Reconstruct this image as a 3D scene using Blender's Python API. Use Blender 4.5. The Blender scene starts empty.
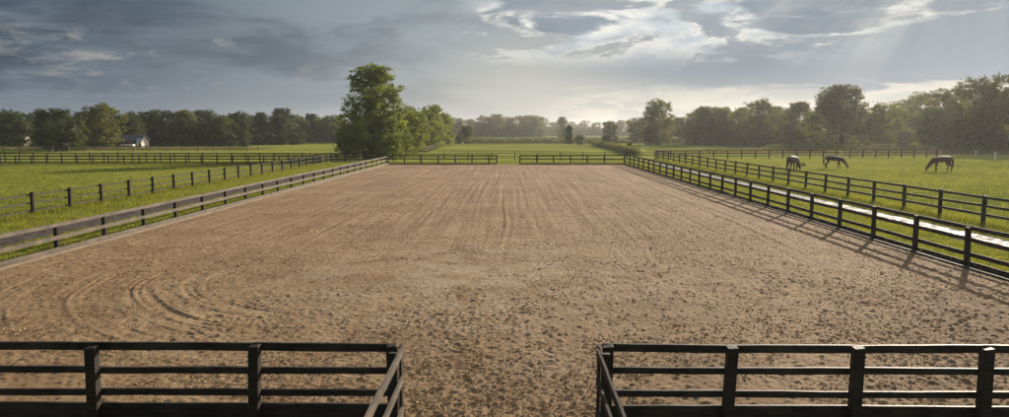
import bpy, bmesh, math, random
import numpy as np
from mathutils import Vector, Matrix

random.seed(11)
rng = np.random.default_rng(7)
R = math.radians
scene = bpy.context.scene
col = scene.collection

# ------------------------------------------------------------------ camera, light, exposure
CAM_H = 4.5
cam_d = bpy.data.cameras.new('camera')
cam_d.lens = 36 * 710 / 1009
cam_d.sensor_width = 36
cam_d.clip_start = 0.1
cam_d.clip_end = 6000
cam = bpy.data.objects.new('camera', cam_d)
col.objects.link(cam)
cam.location = (0, 0, CAM_H)
cam.rotation_euler = (R(90 - 6.23), 0, R(0.605))
scene.camera = cam

SUN_AZ, SUN_EL = 33.7, 17.3          # degrees right of +Y, above the horizon
sd = bpy.data.lights.new('sun', 'SUN')
sd.energy = 4.2
sd.angle = R(0.6)
sd.color = (1.0, 0.86, 0.70)
sun = bpy.data.objects.new('sun', sd)
col.objects.link(sun)
sun.rotation_euler = (R(90 - SUN_EL), 0, R(180 - SUN_AZ))
sun.location = (200, 300, 120)

EXPO = 0.72
scene.view_settings.view_transform = 'Standard'
scene.view_settings.look = 'None'
scene.view_settings.gamma = 1
scene.view_settings.exposure = EXPO
scene.view_settings.use_curve_mapping = False
scene.cycles.max_bounces = 8
scene.cycles.transparent_max_bounces = 16
scene.cycles.volume_bounces = 0
scene.cycles.use_denoising = True


class N:
    """a node socket with arithmetic, so procedural expressions stay short"""
    def __init__(s, nt, sock): s.nt, s.s = nt, sock
    def _m(s, op, *a):
        n = s.nt.nodes.new('ShaderNodeMath'); n.operation = op
        for i, v in enumerate((s,) + a):
            if isinstance(v, N): s.nt.links.new(v.s, n.inputs[i])
            else: n.inputs[i].default_value = v
        return N(s.nt, n.outputs[0])
    def __add__(s, o): return s._m('ADD', o)
    __radd__ = __add__
    def __sub__(s, o): return s._m('SUBTRACT', o)
    def __rsub__(s, o): return (s * -1.0) + o
    def __mul__(s, o): return s._m('MULTIPLY', o)
    __rmul__ = __mul__
    def __truediv__(s, o): return s._m('DIVIDE', o)
    def pow(s, o): return s._m('POWER', o)
    def abs(s): return s._m('ABSOLUTE')
    def exp(s): return s._m('EXPONENT')
    def clamp(s):
        n = s.nt.nodes.new('ShaderNodeClamp'); s.nt.links.new(s.s, n.inputs[0]); return N(s.nt, n.outputs[0])
    def step(s, a, b, lo=0.0, hi=1.0):
        n = s.nt.nodes.new('ShaderNodeMapRange'); n.interpolation_type = 'SMOOTHSTEP'
        s.nt.links.new(s.s, n.inputs[0])
        n.inputs[1].default_value = a; n.inputs[2].default_value = b
        n.inputs[3].default_value = lo; n.inputs[4].default_value = hi
        if a > b:
            n.inputs[1].default_value = b; n.inputs[2].default_value = a
            n.inputs[3].default_value = hi; n.inputs[4].default_value = lo
        return N(s.nt, n.outputs[0])


def put(nt, sock, v):
    if isinstance(v, N): nt.links.new(v.s, sock)
    elif isinstance(v, (tuple, list)) and len(v) == 3 and len(getattr(sock, 'default_value', (0,))) == 4:
        sock.default_value = (*v, 1)
    else: sock.default_value = v


def mixc(nt, f, a, b, mode='MIX'):
    n = nt.nodes.new('ShaderNodeMix'); n.data_type = 'RGBA'; n.blend_type = mode
    put(nt, n.inputs[0], f); put(nt, n.inputs[6], a); put(nt, n.inputs[7], b)
    return N(nt, n.outputs[2])


def vec(nt, x, y, z):
    n = nt.nodes.new('ShaderNodeCombineXYZ')
    for i, v in enumerate((x, y, z)): put(nt, n.inputs[i], v)
    return N(nt, n.outputs[0])


def sep(nt, v):
    n = nt.nodes.new('ShaderNodeSeparateXYZ'); nt.links.new(v.s, n.inputs[0])
    return [N(nt, o) for o in n.outputs]


def noise(nt, v, scale, detail=4, rough=0.55, dist=0.0):
    n = nt.nodes.new('ShaderNodeTexNoise')
    if v is not None: nt.links.new(v.s, n.inputs['Vector'])
    n.inputs['Scale'].default_value = scale; n.inputs['Detail'].default_value = detail
    n.inputs['Roughness'].default_value = rough; n.inputs['Distortion'].default_value = dist
    return N(nt, n.outputs[0])


# ------------------------------------------------------------------ sky
def make_world():
    w = bpy.data.worlds.new('World'); scene.world = w; w.use_nodes = True
    nt = w.node_tree; nt.nodes.clear()
    out = nt.nodes.new('ShaderNodeOutputWorld'); bg = nt.nodes.new('ShaderNodeBackground')
    nt.links.new(bg.outputs[0], out.inputs[0]); bg.inputs[1].default_value = 0.1
    sky = nt.nodes.new('ShaderNodeTexSky'); sky.sky_type = 'NISHITA'; sky.sun_disc = False
    sky.sun_elevation = R(SUN_EL); sky.sun_rotation = R(SUN_AZ); sky.dust_density = 3; sky.air_density = 1.2
    K = 10.0 / (2 ** EXPO)
    C = lambda r, g, b: (r * K, g * K, b * K)
    tc = nt.nodes.new('ShaderNodeTexCoord')
    x, y, z = sep(nt, N(nt, tc.outputs['Generated']))
    u = x._m('ARCTAN2', y)
    v = z._m('ARCSINE')
    P = vec(nt, u * 3.2, v * 13.0, 0.0)
    nA = noise(nt, P, 1.2, 9, 0.56, 0.4)
    nB = noise(nt, vec(nt, u * 4.0 + 7.0, v * 24.0 + 3.0, 1.7), 1.5, 8, 0.6, 0.7)
    nC = noise(nt, vec(nt, u * 9.0 + 2.0, v * 30.0, 4.0), 1.4, 8, 0.6, 0.4)
    # broad cloud deck: slate on the left, pale grey-blue to the right
    deck = mixc(nt, (u + (nA - 0.5) * 0.10).step(-0.66, -0.10), C(.046, .080, .118), C(.285, .345, .385))
    deck = mixc(nt, v.step(0.11, 0.01) * 0.75, deck, mixc(nt, u.step(-0.6, 0.0), C(.115, .168, .23), C(.44, .465, .465)))
    deck = mixc(nt, u.step(0.06, 0.30) * 0.8, deck, C(.27, .335, .40))
    # bands and billows
    deck = mixc(nt, nB.step(0.46, 0.66) * u.step(0.25, -0.35) * v.step(.17, .12) * 0.65, deck, C(.20, .245, .30))
    deck = mixc(nt, nA.step(0.54, 0.40) * 0.55, deck, mixc(nt, u.step(-0.4, 0.1), C(.034, .058, .092), C(.25, .29, .345)))
    # pale opening near the horizon, right of the middle
    g = (((u - 0.055) / 0.17).pow(2.0) * -1.0 - ((v - 0.055) / 0.075).pow(2.0)).exp()
    deck = mixc(nt, (g * 0.85).clamp(), deck, C(.60, .585, .52))
    edge = v + (nB - 0.5) * 0.055 + (nC - 0.5) * 0.022
    low = edge.step(0.060, 0.050) * u.step(0.02, 0.12)
    deck = mixc(nt, low * 0.95, deck, mixc(nt, nC.step(0.38, 0.55), C(.52, .52, .49), C(.74, .70, .59)))
    # the dark underside of the slab above that opening
    slab = ((((u - 0.27) / 0.19).pow(2.0) * -1.0) - ((edge - 0.085) / 0.032).pow(2.0)).exp()
    deck = mixc(nt, (slab * 0.9).clamp(), deck, C(.20, .26, .325))
    # broken cloud with bright rims high up, towards the sun
    nD = noise(nt, vec(nt, u * 5.0 + 4.3, v * 17.0 + 2.4, 6.0), 1.25, 10, 0.62, 0.35)
    hi = v.step(0.075, 0.13) * u.step(-0.10, 0.04) * u.step(0.50, 0.34)
    gap = (hi * nD.step(0.47, 0.56)).clamp()
    deck = mixc(nt, gap * 0.85, deck, mixc(nt, nC.step(0.40, 0.62), C(.54, .62, .69), C(.93, .92, .87)))
    deck = mixc(nt, (hi * (nD - 0.50).abs().step(0.045, 0.0) * nC.step(0.38, 0.62) * 0.8).clamp(), deck, C(.97, .94, .85))
    str_ = v.step(0.05, 0.075) * u.step(0.30, 0.45)
    deck = mixc(nt, (str_ * (v + (nB - 0.5) * 0.11 + (nC - 0.5) * 0.04 - u * 0.09 - 0.088).abs().step(0.012, 0.0) * nC.step(.40, .56) * 0.8).clamp(), deck, C(.80, .76, .66))
    # two heavier clouds with lit lower rims
    for uc, vc, a_, b_ in ((0.405, 0.158, 0.095, 0.026), (0.075, 0.170, 0.085, 0.030)):
        dd = ((u - uc) / a_).pow(2.0) + ((v - vc) / b_).pow(2.0) + (nB - 0.5) * 4.2 + (nC - 0.5) * 2.6 + (nD - 0.5) * 2.5
        deck = mixc(nt, dd.step(1.7, 0.9) * 0.8, deck, C(.20, .255, .315))
        deck = mixc(nt, ((dd - 1.75).abs().step(0.5, 0.0) * v.step(vc + 0.010, vc - 0.010) * nC.step(.36, .58) * 0.75).clamp(), deck, C(.92, .90, .82))
    # small lit puffs, low on the left
    pm = (v - 0.083).abs().step(0.055, 0.02) * u.step(-0.20, -0.36)
    deck = mixc(nt, (pm * nC.step(0.55, 0.72) * 0.5).clamp(), deck, C(.52, .50, .44))
    # soft sunbeams slanting down from the hidden sun
    ang = (u - R(SUN_AZ))._m('ARCTAN2', R(SUN_EL) - v)
    ray = noise(nt, vec(nt, ang * 4.2, 1.9, 0.0), 1.0, 3, 0.6)
    rm = v.step(0.02, 0.14) * u.step(0.08, 0.30) * u.step(0.64, 0.50)
    deck = mixc(nt, (rm * ray.step(0.42, 0.70) * 0.30).clamp(), deck, C(.78, .76, .70))
    # higher than the photograph sees: broken cloud over blue sky, brightest round the sun
    up = mixc(nt, noise(nt, vec(nt, x / (z.abs() + 0.15), y / (z.abs() + 0.15), 0.0), 1.1, 6, 0.6).step(0.36, 0.62),
              N(nt, sky.outputs[0]), mixc(nt, u.step(-1.2, 0.9), C(.16, .20, .27), C(.48, .48, .47)))
    full = mixc(nt, v.step(0.19, 0.42), deck, up)
    nt.links.new(full.s, bg.inputs[0])
make_world()


# ------------------------------------------------------------------ materials
def material(name, color_fn, rough=0.8, bump=None, bump_d=0.02, spec=0.35, transl=None):
    m = bpy.data.materials.new(name); m.use_nodes = True
    nt = m.node_tree; b = nt.nodes['Principled BSDF']
    tc = nt.nodes.new('ShaderNodeTexCoord'); P = N(nt, tc.outputs['Object'])
    c = color_fn(nt, P) if callable(color_fn) else color_fn
    put(nt, b.inputs['Base Color'], c)
    put(nt, b.inputs['Roughness'], rough(nt, P) if callable(rough) else rough)
    b.inputs['Specular IOR Level'].default_value = spec
    if bump:
        bn = nt.nodes.new('ShaderNodeBump'); bn.inputs['Distance'].default_value = bump_d
        nt.links.new(bump(nt, P).s, bn.inputs['Height']); nt.links.new(bn.outputs[0], b.inputs['Normal'])
    if transl:
        t = nt.nodes.new('ShaderNodeBsdfTranslucent'); mx = nt.nodes.new('ShaderNodeMixShader')
        put(nt, t.inputs[0], mixc(nt, 1.0, c, (1.35, 1.25, 0.55), 'MULTIPLY')); mx.inputs[0].default_value = transl
        nt.links.new(b.outputs[0], mx.inputs[1]); nt.links.new(t.outputs[0], mx.inputs[2])
        nt.links.new(mx.outputs[0], nt.nodes['Material Output'].inputs[0])
    return m


def isl(nt):
    return N(nt, nt.nodes.new('ShaderNodeNewGeometry').outputs['Random Per Island'])


def objrand(nt):
    return N(nt, nt.nodes.new('ShaderNodeObjectInfo').outputs['Random'])


def wood(name, a, b, rough=0.62, spec=0.3):
    def c(nt, P):
        x, y, z = sep(nt, P)
        g = noise(nt, vec(nt, x * 1.5, y * 9.0, z * 22.0), 2.0, 6, 0.7)
        blot = noise(nt, P, 1.3, 5, 0.65)
        base = mixc(nt, (g * 0.7 + blot * 0.6 - 0.1).step(0.38, 0.72), a, b)
        return mixc(nt, noise(nt, P, 9.0, 4, 0.7).step(0.66, 0.74) * 0.4, base, tuple(min(1, k * 2.2 + .02) for k in b))
    def h(nt, P):
        x, y, z = sep(nt, P)
        return noise(nt, vec(nt, x * 2.0, y * 14.0, z * 30.0), 3.0, 6, 0.7)
    return material(name, c, rough, h, 0.012, spec)


M_BLACK = wood('black_stained_timber', (.012, .009, .007), (.060, .044, .030), 0.52, 0.22)
M_DARK = wood('dark_brown_timber', (.022, .017, .014), (.065, .050, .038), 0.75, 0.14)
M_GREY = wood('weathered_timber', (.070, .057, .043), (.205, .165, .122), 0.7)
M_MID = wood('faded_brown_timber', (.045, .037, .028), (.105, .088, .062), 0.75, 0.15)
M_KERB = wood('pale_kerb_board', (.19, .145, .095), (.33, .26, .18), 0.8)


def leafmat(name, dark, light, transl=0.38):
    def c(nt, P):
        k = isl(nt) * 0.55 + noise(nt, P, 0.35, 3, 0.6) * 0.75 + objrand(nt) * 0.35 - 0.32
        return mixc(nt, k.clamp(), dark, light)
    return material(name, c, 0.62, None, 0, 0.25, transl)


L_BIG = leafmat('fresh_leaves', (.080, .122, .020), (.250, .310, .058), 0.54)
L_DEEP = leafmat('deep_green_leaves', (.022, .038, .009), (.085, .115, .024), 0.35)
L_LIGHT = leafmat('yellow_green_leaves', (.100, .140, .022), (.240, .290, .052), 0.52)
L_DULL = leafmat('olive_leaves', (.080, .100, .030), (.225, .240, .070), 0.48)
L_MID = leafmat('mid_green_leaves', (.055, .080, .016), (.150, .185, .038), 0.45)
L_OLIVE = leafmat('dark_olive_leaves', (.060, .078, .022), (.185, .200, .058), 0.48)
M_BARK = material('bark', lambda nt, P: mixc(nt, noise(nt, P, 3, 6, 0.7).step(.35, .65), (.035, .026, .018), (.13, .105, .08)), 0.9,
                  lambda nt, P: noise(nt, P, 6, 6, 0.7), 0.06)
M_PALEBARK = material('pale_bark', lambda nt, P: mixc(nt, noise(nt, P, 2, 6, 0.7).step(.35, .65), (.14, .12, .10), (.36, .33, .28)), 0.9)


def sand_color(nt, P):
    x, y, z = sep(nt, P)
    big = noise(nt, P, 0.22, 5, 0.6)
    mid = noise(nt, P, 1.7, 6, 0.65)
    fine = noise(nt, P, 22.0, 5, 0.75)
    strip = noise(nt, vec(nt, x * 2.6, y * 0.05, 0.0), 1.5, 5, 0.65)
    c = mixc(nt, (mid * 0.6 + big * 0.6 - 0.1).step(.35, .68), (.258, .162, .080), (.425, .290, .158))
    c = mixc(nt, noise(nt, P, 6.5, 7, 0.85).step(.53, .66) * 0.60, c, (.150, .098, .058))
    c = mixc(nt, strip.step(.42, .66) * y.step(15.0, 34.0) * 0.7, c, (.225, .140, .074))
    c = mixc(nt, strip.step(.50, .30) * y.step(15.0, 34.0) * 0.5, c, (.42, .315, .22))
    # dry trampled middle
    dry = (((x + 0.5) / 6.5).pow(2.0) * -1.0 - ((y - 21.0) / 7.5).pow(2.0)).exp() * noise(nt, P, 0.6, 5, 0.7).step(.38, .62)
    c = mixc(nt, dry * 0.85, c, (.470, .358, .235))
    c = mixc(nt, z.step(0.040, 0.005) * 0.25, c, (.125, .082, .055))          # darker sand in the bottom of each print
    c = mixc(nt, fine.step(.56, .74) * 0.45, c, (.16, .105, .07))
    return mixc(nt, fine.step(.44, .28) * 0.35, c, (.55, .44, .33))


M_SAND = material('arena_sand', sand_color, 0.9,
                  lambda nt, P: noise(nt, P, 7.0, 9, 0.82), 0.07, 0.15)


M_CRUMB = material('sand_crumb', lambda nt, P: mixc(nt, isl(nt), (.26, .160, .080), (.50, .345, .190)), 0.9, None, 0, 0.15)


def grass_color(nt, P):
    x, y, z = sep(nt, P)
    big = noise(nt, P, 0.035, 5, 0.6)
    mid = noise(nt, P, 0.45, 6, 0.7)
    fine = noise(nt, P, 6.0, 6, 0.8)
    c = mixc(nt, (big * 0.7 + mid * 0.7 - 0.2).step(.34, .66), (.145, .175, .034), (.320, .325, .075))
    c = mixc(nt, fine.step(.40, .70) * 0.40, c, (.055, .080, .014))
    c = mixc(nt, noise(nt, P, 1.6, 6, 0.75).step(.52, .64) * 0.5, c, (.065, .085, .020))
    c = mixc(nt, noise(nt, P, 0.8, 5, 0.75).step(.60, .72) * 0.45, c, (.23, .21, .08))
    bands = noise(nt, vec(nt, x * 0.012, y * 0.14, 0.0), 1.0, 4, 0.6)
    c = mixc(nt, bands.step(.50, .62) * y.step(95.0, 118.0) * 0.6, c, (.42, .42, .085))
    c = mixc(nt, noise(nt, P, 0.16, 6, 0.75).step(.62, .70) * 0.5, c, (.20, .16, .085))
    # paler fields of standing crop past the hedge
    far = (y + (big - 0.5) * 20.0).step(262.0, 275.0)
    c = mixc(nt, far * 0.85, c, mixc(nt, noise(nt, vec(nt, x * 0.02, y * 0.2, 0.0), 1.0, 4, 0.6).step(.4, .6), (.13, .15, .045), (.22, .23, .085)))
    # rough unmown ground in front of the woods on both sides
    rough = (x.step(45.0, 70.0) * (y + (mid - 0.5) * 10.0).step(132.0, 142.0) * y.step(262.0, 255.0))
    c = mixc(nt, rough * 0.75, c, (.13, .115, .055))
    return c


M_GRASS = material('meadow', grass_color, 0.85, lambda nt, P: noise(nt, P, 5.0, 8, 0.8), 0.06, 0.0)
M_BLADE = material('grass_blades', lambda nt, P: mixc(nt, (isl(nt) * 0.7 + noise(nt, P, 0.9, 5, 0.75) * 1.5 - 0.65).clamp(),
                   (.110, .140, .030), (.350, .350, .085)), 0.8, None, 0, 0.05, 0.5)
M_DRYBLADE = material('tall_dry_grass', lambda nt, P: mixc(nt, isl(nt), (.10, .10, .035), (.30, .27, .13)), 0.7, None, 0, 0.3, 0.3)


def wet_color(nt, P):
    return mixc(nt, noise(nt, P, 1.1, 6, 0.7).step(.38, .62), (.10, .088, .074), (.22, .195, .165))


M_WET = material('wet_gravel', lambda nt, P: mixc(nt, noise(nt, P, 1.1, 6, 0.7).step(.38, .62), (.095, .100, .102), (.21, .215, .215)), lambda nt, P: noise(nt, P, 1.6, 5, 0.7).step(.36, .60, 0.48, 0.92),
                 lambda nt, P: noise(nt, P, 5.0, 6, 0.75), 0.03, 0.12)
M_TRACK = material('damp_track_earth', lambda nt, P: mixc(nt, noise(nt, P, 1.6, 6, 0.75).step(.38, .62), (.060, .050, .040), (.135, .115, .095)), 0.9, lambda nt, P: noise(nt, P, 5.0, 6, 0.75), 0.05, 0.05)


# ------------------------------------------------------------------ object helpers
def tag(o, label=None, cat=None, group=None, kind=None):
    if label: o['label'] = label
    if cat: o['category'] = cat
    if group: o['group'] = group
    if kind: o['kind'] = kind
    return o


def empty(name, loc, rz=0.0):
    o = bpy.data.objects.new(name, None); col.objects.link(o)
    o.location = loc; o.rotation_euler = (0, 0, rz); o.empty_display_size = 0.3
    return o


def link_mesh(name, me, mat=None, parent=None):
    if mat is not None and not me.materials: me.materials.append(mat)
    o = bpy.data.objects.new(name, me); col.objects.link(o)
    if parent is not None: o.parent = parent
    return o


def poly_mesh(name, V, k, mat=None, smooth=False):
    """mesh of separate k-gons from an (n, k, 3) array"""
    V = np.asarray(V, dtype=np.float32).reshape(-1, 3); n = len(V); f = n // k
    me = bpy.data.meshes.new(name)
    me.vertices.add(n); me.vertices.foreach_set('co', V.ravel())
    me.loops.add(n); me.loops.foreach_set('vertex_index', np.arange(n, dtype=np.int32))
    me.polygons.add(f); me.polygons.foreach_set('loop_start', np.arange(0, n, k, dtype=np.int32))
    if smooth: me.polygons.foreach_set('use_smooth', np.ones(f, dtype=bool))
    me.update(calc_edges=True)
    if mat: me.materials.append(mat)
    return me


def grid_mesh(name, X, Y, Z, mat, smooth=True):
    r, c = X.shape
    me = bpy.data.meshes.new(name)
    V = np.stack([X, Y, Z], -1).reshape(-1, 3).astype(np.float32)
    idx = np.arange(r * c).reshape(r, c)
    F = np.stack([idx[:-1, :-1], idx[:-1, 1:], idx[1:, 1:], idx[1:, :-1]], -1).reshape(-1, 4).astype(np.int32)
    me.vertices.add(len(V)); me.vertices.foreach_set('co', V.ravel())
    me.loops.add(F.size); me.loops.foreach_set('vertex_index', F.ravel())
    me.polygons.add(len(F)); me.polygons.foreach_set('loop_start', np.arange(0, F.size, 4, dtype=np.int32))
    me.polygons.foreach_set('use_smooth', np.full(len(F), smooth))
    me.update(calc_edges=True); me.materials.append(mat)
    return me


def bm_box(bm, x0, x1, y0, y1, z0, z1):
    vs = [bm.verts.new(p) for p in ((x0, y0, z0), (x1, y0, z0), (x1, y1, z0), (x0, y1, z0), (x0, y0, z1), (x1, y0, z1), (x1, y1, z1), (x0, y1, z1))]
    for f in ((3, 2, 1, 0), (4, 5, 6, 7), (0, 1, 5, 4), (1, 2, 6, 5), (2, 3, 7, 6), (3, 0, 4, 7)): bm.faces.new([vs[i] for i in f])
    return vs


def bm_board(bm, x0, x1, y0, y1, z0, z1, jit=0.003, step=0.5, dz0=0.0, dz1=0.0):
    """a sawn board along x, very slightly uneven along its edges"""
    n = max(1, int((x1 - x0) / step)); prev = None
    for i in range(n + 1):
        t = i / n; x = x0 + (x1 - x0) * t; dz = dz0 * (1 - t) + dz1 * t
        j = lambda: random.uniform(-jit, jit)
        jy = j(); a = j(); b = j()
        ring = [bm.verts.new((x, y0 + jy, z0 + dz + a)), bm.verts.new((x, y1 + jy, z0 + dz + a)),
                bm.verts.new((x, y1 + jy, z1 + dz + b)), bm.verts.new((x, y0 + jy, z1 + dz + b))]
        if prev:
            for q in range(4): bm.faces.new((prev[q], ring[q], ring[(q + 1) % 4], prev[(q + 1) % 4]))
        else: bm.faces.new(ring[::-1])
        prev = ring
    bm.faces.new(prev)


def bm_obj(name, bm, mat, parent=None, smooth=False, bevel=0.0):
    if bevel:
        bmesh.ops.bevel(bm, geom=bm.edges[:], offset=bevel, segments=2, affect='EDGES')
    bmesh.ops.recalc_face_normals(bm, faces=bm.faces[:])
    me = bpy.data.meshes.new(name); bm.to_mesh(me); bm.free()
    if smooth:
        for p in me.polygons: p.use_smooth = True
    return link_mesh(name, me, mat, parent)


def tube(pts, rad, sides=7):
    """quads of a tapered tube through pts"""
    pts = [Vector(p) for p in pts]; out = []; prev = None
    for i, p in enumerate(pts):
        d = (pts[min(i + 1, len(pts) - 1)] - pts[max(i - 1, 0)]).normalized()
        a = d.orthogonal().normalized() if abs(d.z) < 0.9 else Vector((1, 0, 0)).cross(d).normalized()
        b = d.cross(a)
        ring = [p + (a * math.cos(t) + b * math.sin(t)) * rad[i] for t in [2 * math.pi * k / sides for k in range(sides)]]
        if prev:
            for k in range(sides):
                out.append([prev[k], prev[(k + 1) % sides], ring[(k + 1) % sides], ring[k]])
        prev = ring
    return out


# ------------------------------------------------------------------ ground
def vnoise(x, y, s, seed):
    """smooth value noise, cell size s"""
    g = np.random.default_rng(seed).random((257, 257)).astype(np.float32)
    u = x / s; v = y / s
    iu = np.floor(u).astype(int); iv = np.floor(v).astype(int)
    fu = u - iu; fv = v - iv
    fu = fu * fu * (3 - 2 * fu); fv = fv * fv * (3 - 2 * fv)
    a = g[iu % 256, iv % 256]; b = g[(iu + 1) % 256, iv % 256]; c = g[iu % 256, (iv + 1) % 256]; d = g[(iu + 1) % 256, (iv + 1) % 256]
    return (a * (1 - fu) + b * fu) * (1 - fv) + (c * (1 - fu) + d * fu) * fv


AX0, AX1, AY0, AY1 = -16.35, 14.78, 10.3, 94.6


def field():
    t = np.concatenate([-np.geomspace(4000, 100, 24), np.linspace(-96, 96, 97), np.geomspace(100, 4000, 24)])
    ty = np.concatenate([-np.geomspace(600, 20, 12), np.linspace(-16, 176, 97), np.geomspace(180, 4500, 30)])
    X, Y = np.meshgrid(t, ty)
    Z = (vnoise(X + 5000, Y + 5000, 9.0, 3) - 0.5) * 0.05 + (vnoise(X + 5000, Y + 5000, 37.0, 4) - 0.5) * 0.10
    near = (np.abs(X) < 30) & (Y < 100) & (Y > -20)
    Z = np.where(near, np.minimum(Z * 0.3, 0.0) - 0.012, Z - 0.02)
    o = link_mesh('field', grid_mesh('field', X, Y, Z, M_GRASS)); tag(o, kind='structure')
field()


def arena():
    xs = np.arange(AX0, AX1 + 0.01, 0.031)
    ys = [AY0]
    while ys[-1] < AY1: ys.append(ys[-1] + max(0.031, ys[-1] ** 2 / 3195 * 0.36))
    ys[-1] = AY1; ys = np.array(ys)
    X, Y = np.meshgrid(xs, ys)
    ox, oy = X + 40, Y + 10
    fade = np.clip(1.25 - Y / 75, 0.2, 1)
    rough = 0.44 + 0.50 * np.clip(vnoise(ox, oy, 2.3, 20) * 0.7 + vnoise(ox, oy, 0.9, 19) * 0.8 - 0.32, 0, 1) ** 1.2
    rough += 0.30 * np.exp(-((X + 0.3) / 2.6) ** 2 - ((Y - 10.5) / 3.5) ** 2) + 0.14 * np.clip((X - 2) / 8, 0, 1)
    rough = rough * (1 - 0.55 * np.exp(-((X + 3.5) / 3.5) ** 2 - ((Y - 24) / 4) ** 2))
    clod = (vnoise(ox, oy, 0.12, 21) - 0.5) * 0.034 + (vnoise(ox + 3, oy, 0.07, 22) - 0.5) * 0.042 + (vnoise(ox, oy + 5, 0.30, 23) - 0.5) * 0.014
    lump = np.clip(vnoise(ox, oy, 0.085, 24) - 0.60, 0, 1) * 0.12
    Z = (clod + lump) * rough * fade * 0.86
    # harrow lines running up the arena
    wob = (vnoise(oy * 0 + ox * 0.2, oy, 11.0, 26) - 0.5) * 0.5
    lines = (vnoise(ox + wob, oy * 0.012, 0.18, 31) - 0.5) * 1.7 + (vnoise(ox + wob, oy * 0.03 + 9, 0.62, 32) - 0.5) * 1.2
    amt = np.clip(vnoise(ox, oy * 0.12, 1.6, 27) * 1.8 - 0.4, 0, 1) * np.clip((Y - 15) / 14, 0, 1)
    Z += lines * 0.025 * amt
    # turning circles left by the harrow, bottom left
    cx, cy = -4.0, 22.0
    rr = np.hypot(X - cx, Y - cy) + (vnoise(ox, oy, 2.5, 28) - 0.5) * 0.25
    th = np.arctan2(Y - cy, X - cx)
    arc = np.zeros_like(X)
    for r0, w, a0, a1, s in ((6.9, .55, -3.6, -1.75, 1.0), (8.45, .60, -3.55, -1.7, 1.0), (10.2, .6, -3.4, -2.1, .8), (5.5, .55, -3.5, -1.6, .8), (4.3, .4, -3.3, -1.9, .5), (11.7, .5, -3.3, -2.1, .8), (13.2, .5, -3.2, -2.3, .6), (7.7, .2, -3.5, -1.9, .6)):
        tt = np.where(th > 1.6, th - 2 * np.pi, th)
        m = np.clip((tt - a0) / 0.35, 0, 1) * np.clip((a1 - tt) / 0.4, 0, 1) * np.clip((w - np.abs(rr - r0)) / 0.15, 0, 1) * s
        arc += m * (vnoise(rr * 1.0 + 3, tt * 0.25 + 8, 0.11, 33 + int(r0)) - 0.5) * 2 * (0.35 + 0.9 * vnoise(rr + 5, tt + 9, 0.5, 35))
        Z = Z * (1 - 0.35 * m)
    Z += arc * 0.038 * (0.55 + 0.7 * vnoise(ox, oy, 0.8, 77))
    # hoof prints and kicked clods
    n = 4200
    px = rng.uniform(AX0 + .3, AX1 - .3, n); py = AY0 + (rng.random(n) ** 1.7) * 45
    keep = vnoise(px + 40, py + 10, 2.2, 30) + 0.35 * np.exp(-(px / 3.5) ** 2) * (py < 17) > 0.52
    px, py = px[keep], py[keep]
    for x0, y0 in zip(px, py):
        r = random.uniform(0.035, 0.065)
        i0 = np.searchsorted(ys, y0 - r * 2.2); i1 = np.searchsorted(ys, y0 + r * 2.2)
        j0 = max(0, int((x0 - r * 2.2 - AX0) / 0.031)); j1 = int((x0 + r * 2.2 - AX0) / 0.031) + 1
        if i1 <= i0: continue
        sx = X[i0:i1, j0:j1] - x0; sy = (Y[i0:i1, j0:j1] - y0) * 0.85
        q = np.hypot(sx, sy) / r
        k = random.uniform(0.1, 0.75) ** 1.3
        Z[i0:i1, j0:j1] += k * (-0.038 * np.exp(-(q / 0.8) ** 4) + 0.022 * np.exp(-((q - 1.25) / 0.35) ** 2) * (0.6 + 0.6 * (sy > 0)))
    # loose crumbs of footing lying on the surface
    m = 120000
    cxs = rng.uniform(AX0 + .2, AX1 - .2, m); cys = AY0 + .05 + 1.0 / (1 / 6.0 - rng.random(m) * (1 / 6.0 - 1 / 50.0)) - 6.0
    gate = 0.30 * np.exp(-((cxs + .3) / 3.0) ** 2 - ((cys - 11) / 4.5) ** 2)
    kp = vnoise(cxs + 40, cys + 10, 1.7, 60) * .5 + vnoise(cxs + 40, cys + 10, .45, 61) * .5 + gate + 0.10 * np.clip(cxs / 8, 0, 1) + rng.random(m) * .25 > 0.73
    cxs, cys = cxs[kp], cys[kp]; m = len(cxs)
    r = 0.011 * np.exp(rng.normal(0, .42, m)) * (1 + .25 * np.clip(cys / 25, 0, 1.6))
    r = np.clip(r, .006, .040)
    base = np.stack([cxs, cys, 0.068 + r * .35 + 0.004], 1)
    ax = np.array([(1, 0, 0), (0, 1, 0), (-1, 0, 0), (0, -1, 0), (0, 0, 1), (0, 0, -1)], float)
    vv = base[:, None, :] + ax[None] * (r[:, None] * rng.uniform(.6, 1.5, (m, 6)))[:, :, None] + rng.normal(0, .28, (m, 6, 3)) * r[:, None, None]
    vv[:, :, 2] = 0.070 + (vv[:, :, 2] - 0.070) * .72
    tri = np.array([(0, 1, 4), (1, 2, 4), (2, 3, 4), (3, 0, 4), (1, 0, 5), (2, 1, 5), (3, 2, 5), (0, 3, 5)])
    tag(link_mesh('sand_crumbs', poly_mesh('sand_crumbs', vv[:, tri].reshape(-1, 3, 3), 3, M_CRUMB)), 'loose crumbs of sand footing kicked up across the arena', 'sand', kind='stuff')
    ed = np.minimum(X - AX0, AX1 - X)
    Z = 0.068 + np.clip(Z, -0.055, 0.075) * np.clip(ed / 0.2, 0.2, 1)
    tag(link_mesh('arena_sand', grid_mesh('arena_sand', X, Y, Z, M_SAND)), kind='structure')
    # sandy lane under and behind the camera
    xs = np.arange(-1.75, 1.40, 0.07); yy = np.arange(-9.0, AY0 + .05, 0.07)
    X, Y = np.meshgrid(xs, yy)
    Z = 0.05 + (vnoise(X + 40, Y + 20, .17, 21) - .5) * .03 + (vnoise(X + 40, Y + 20, .38, 23) - .5) * .03
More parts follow.
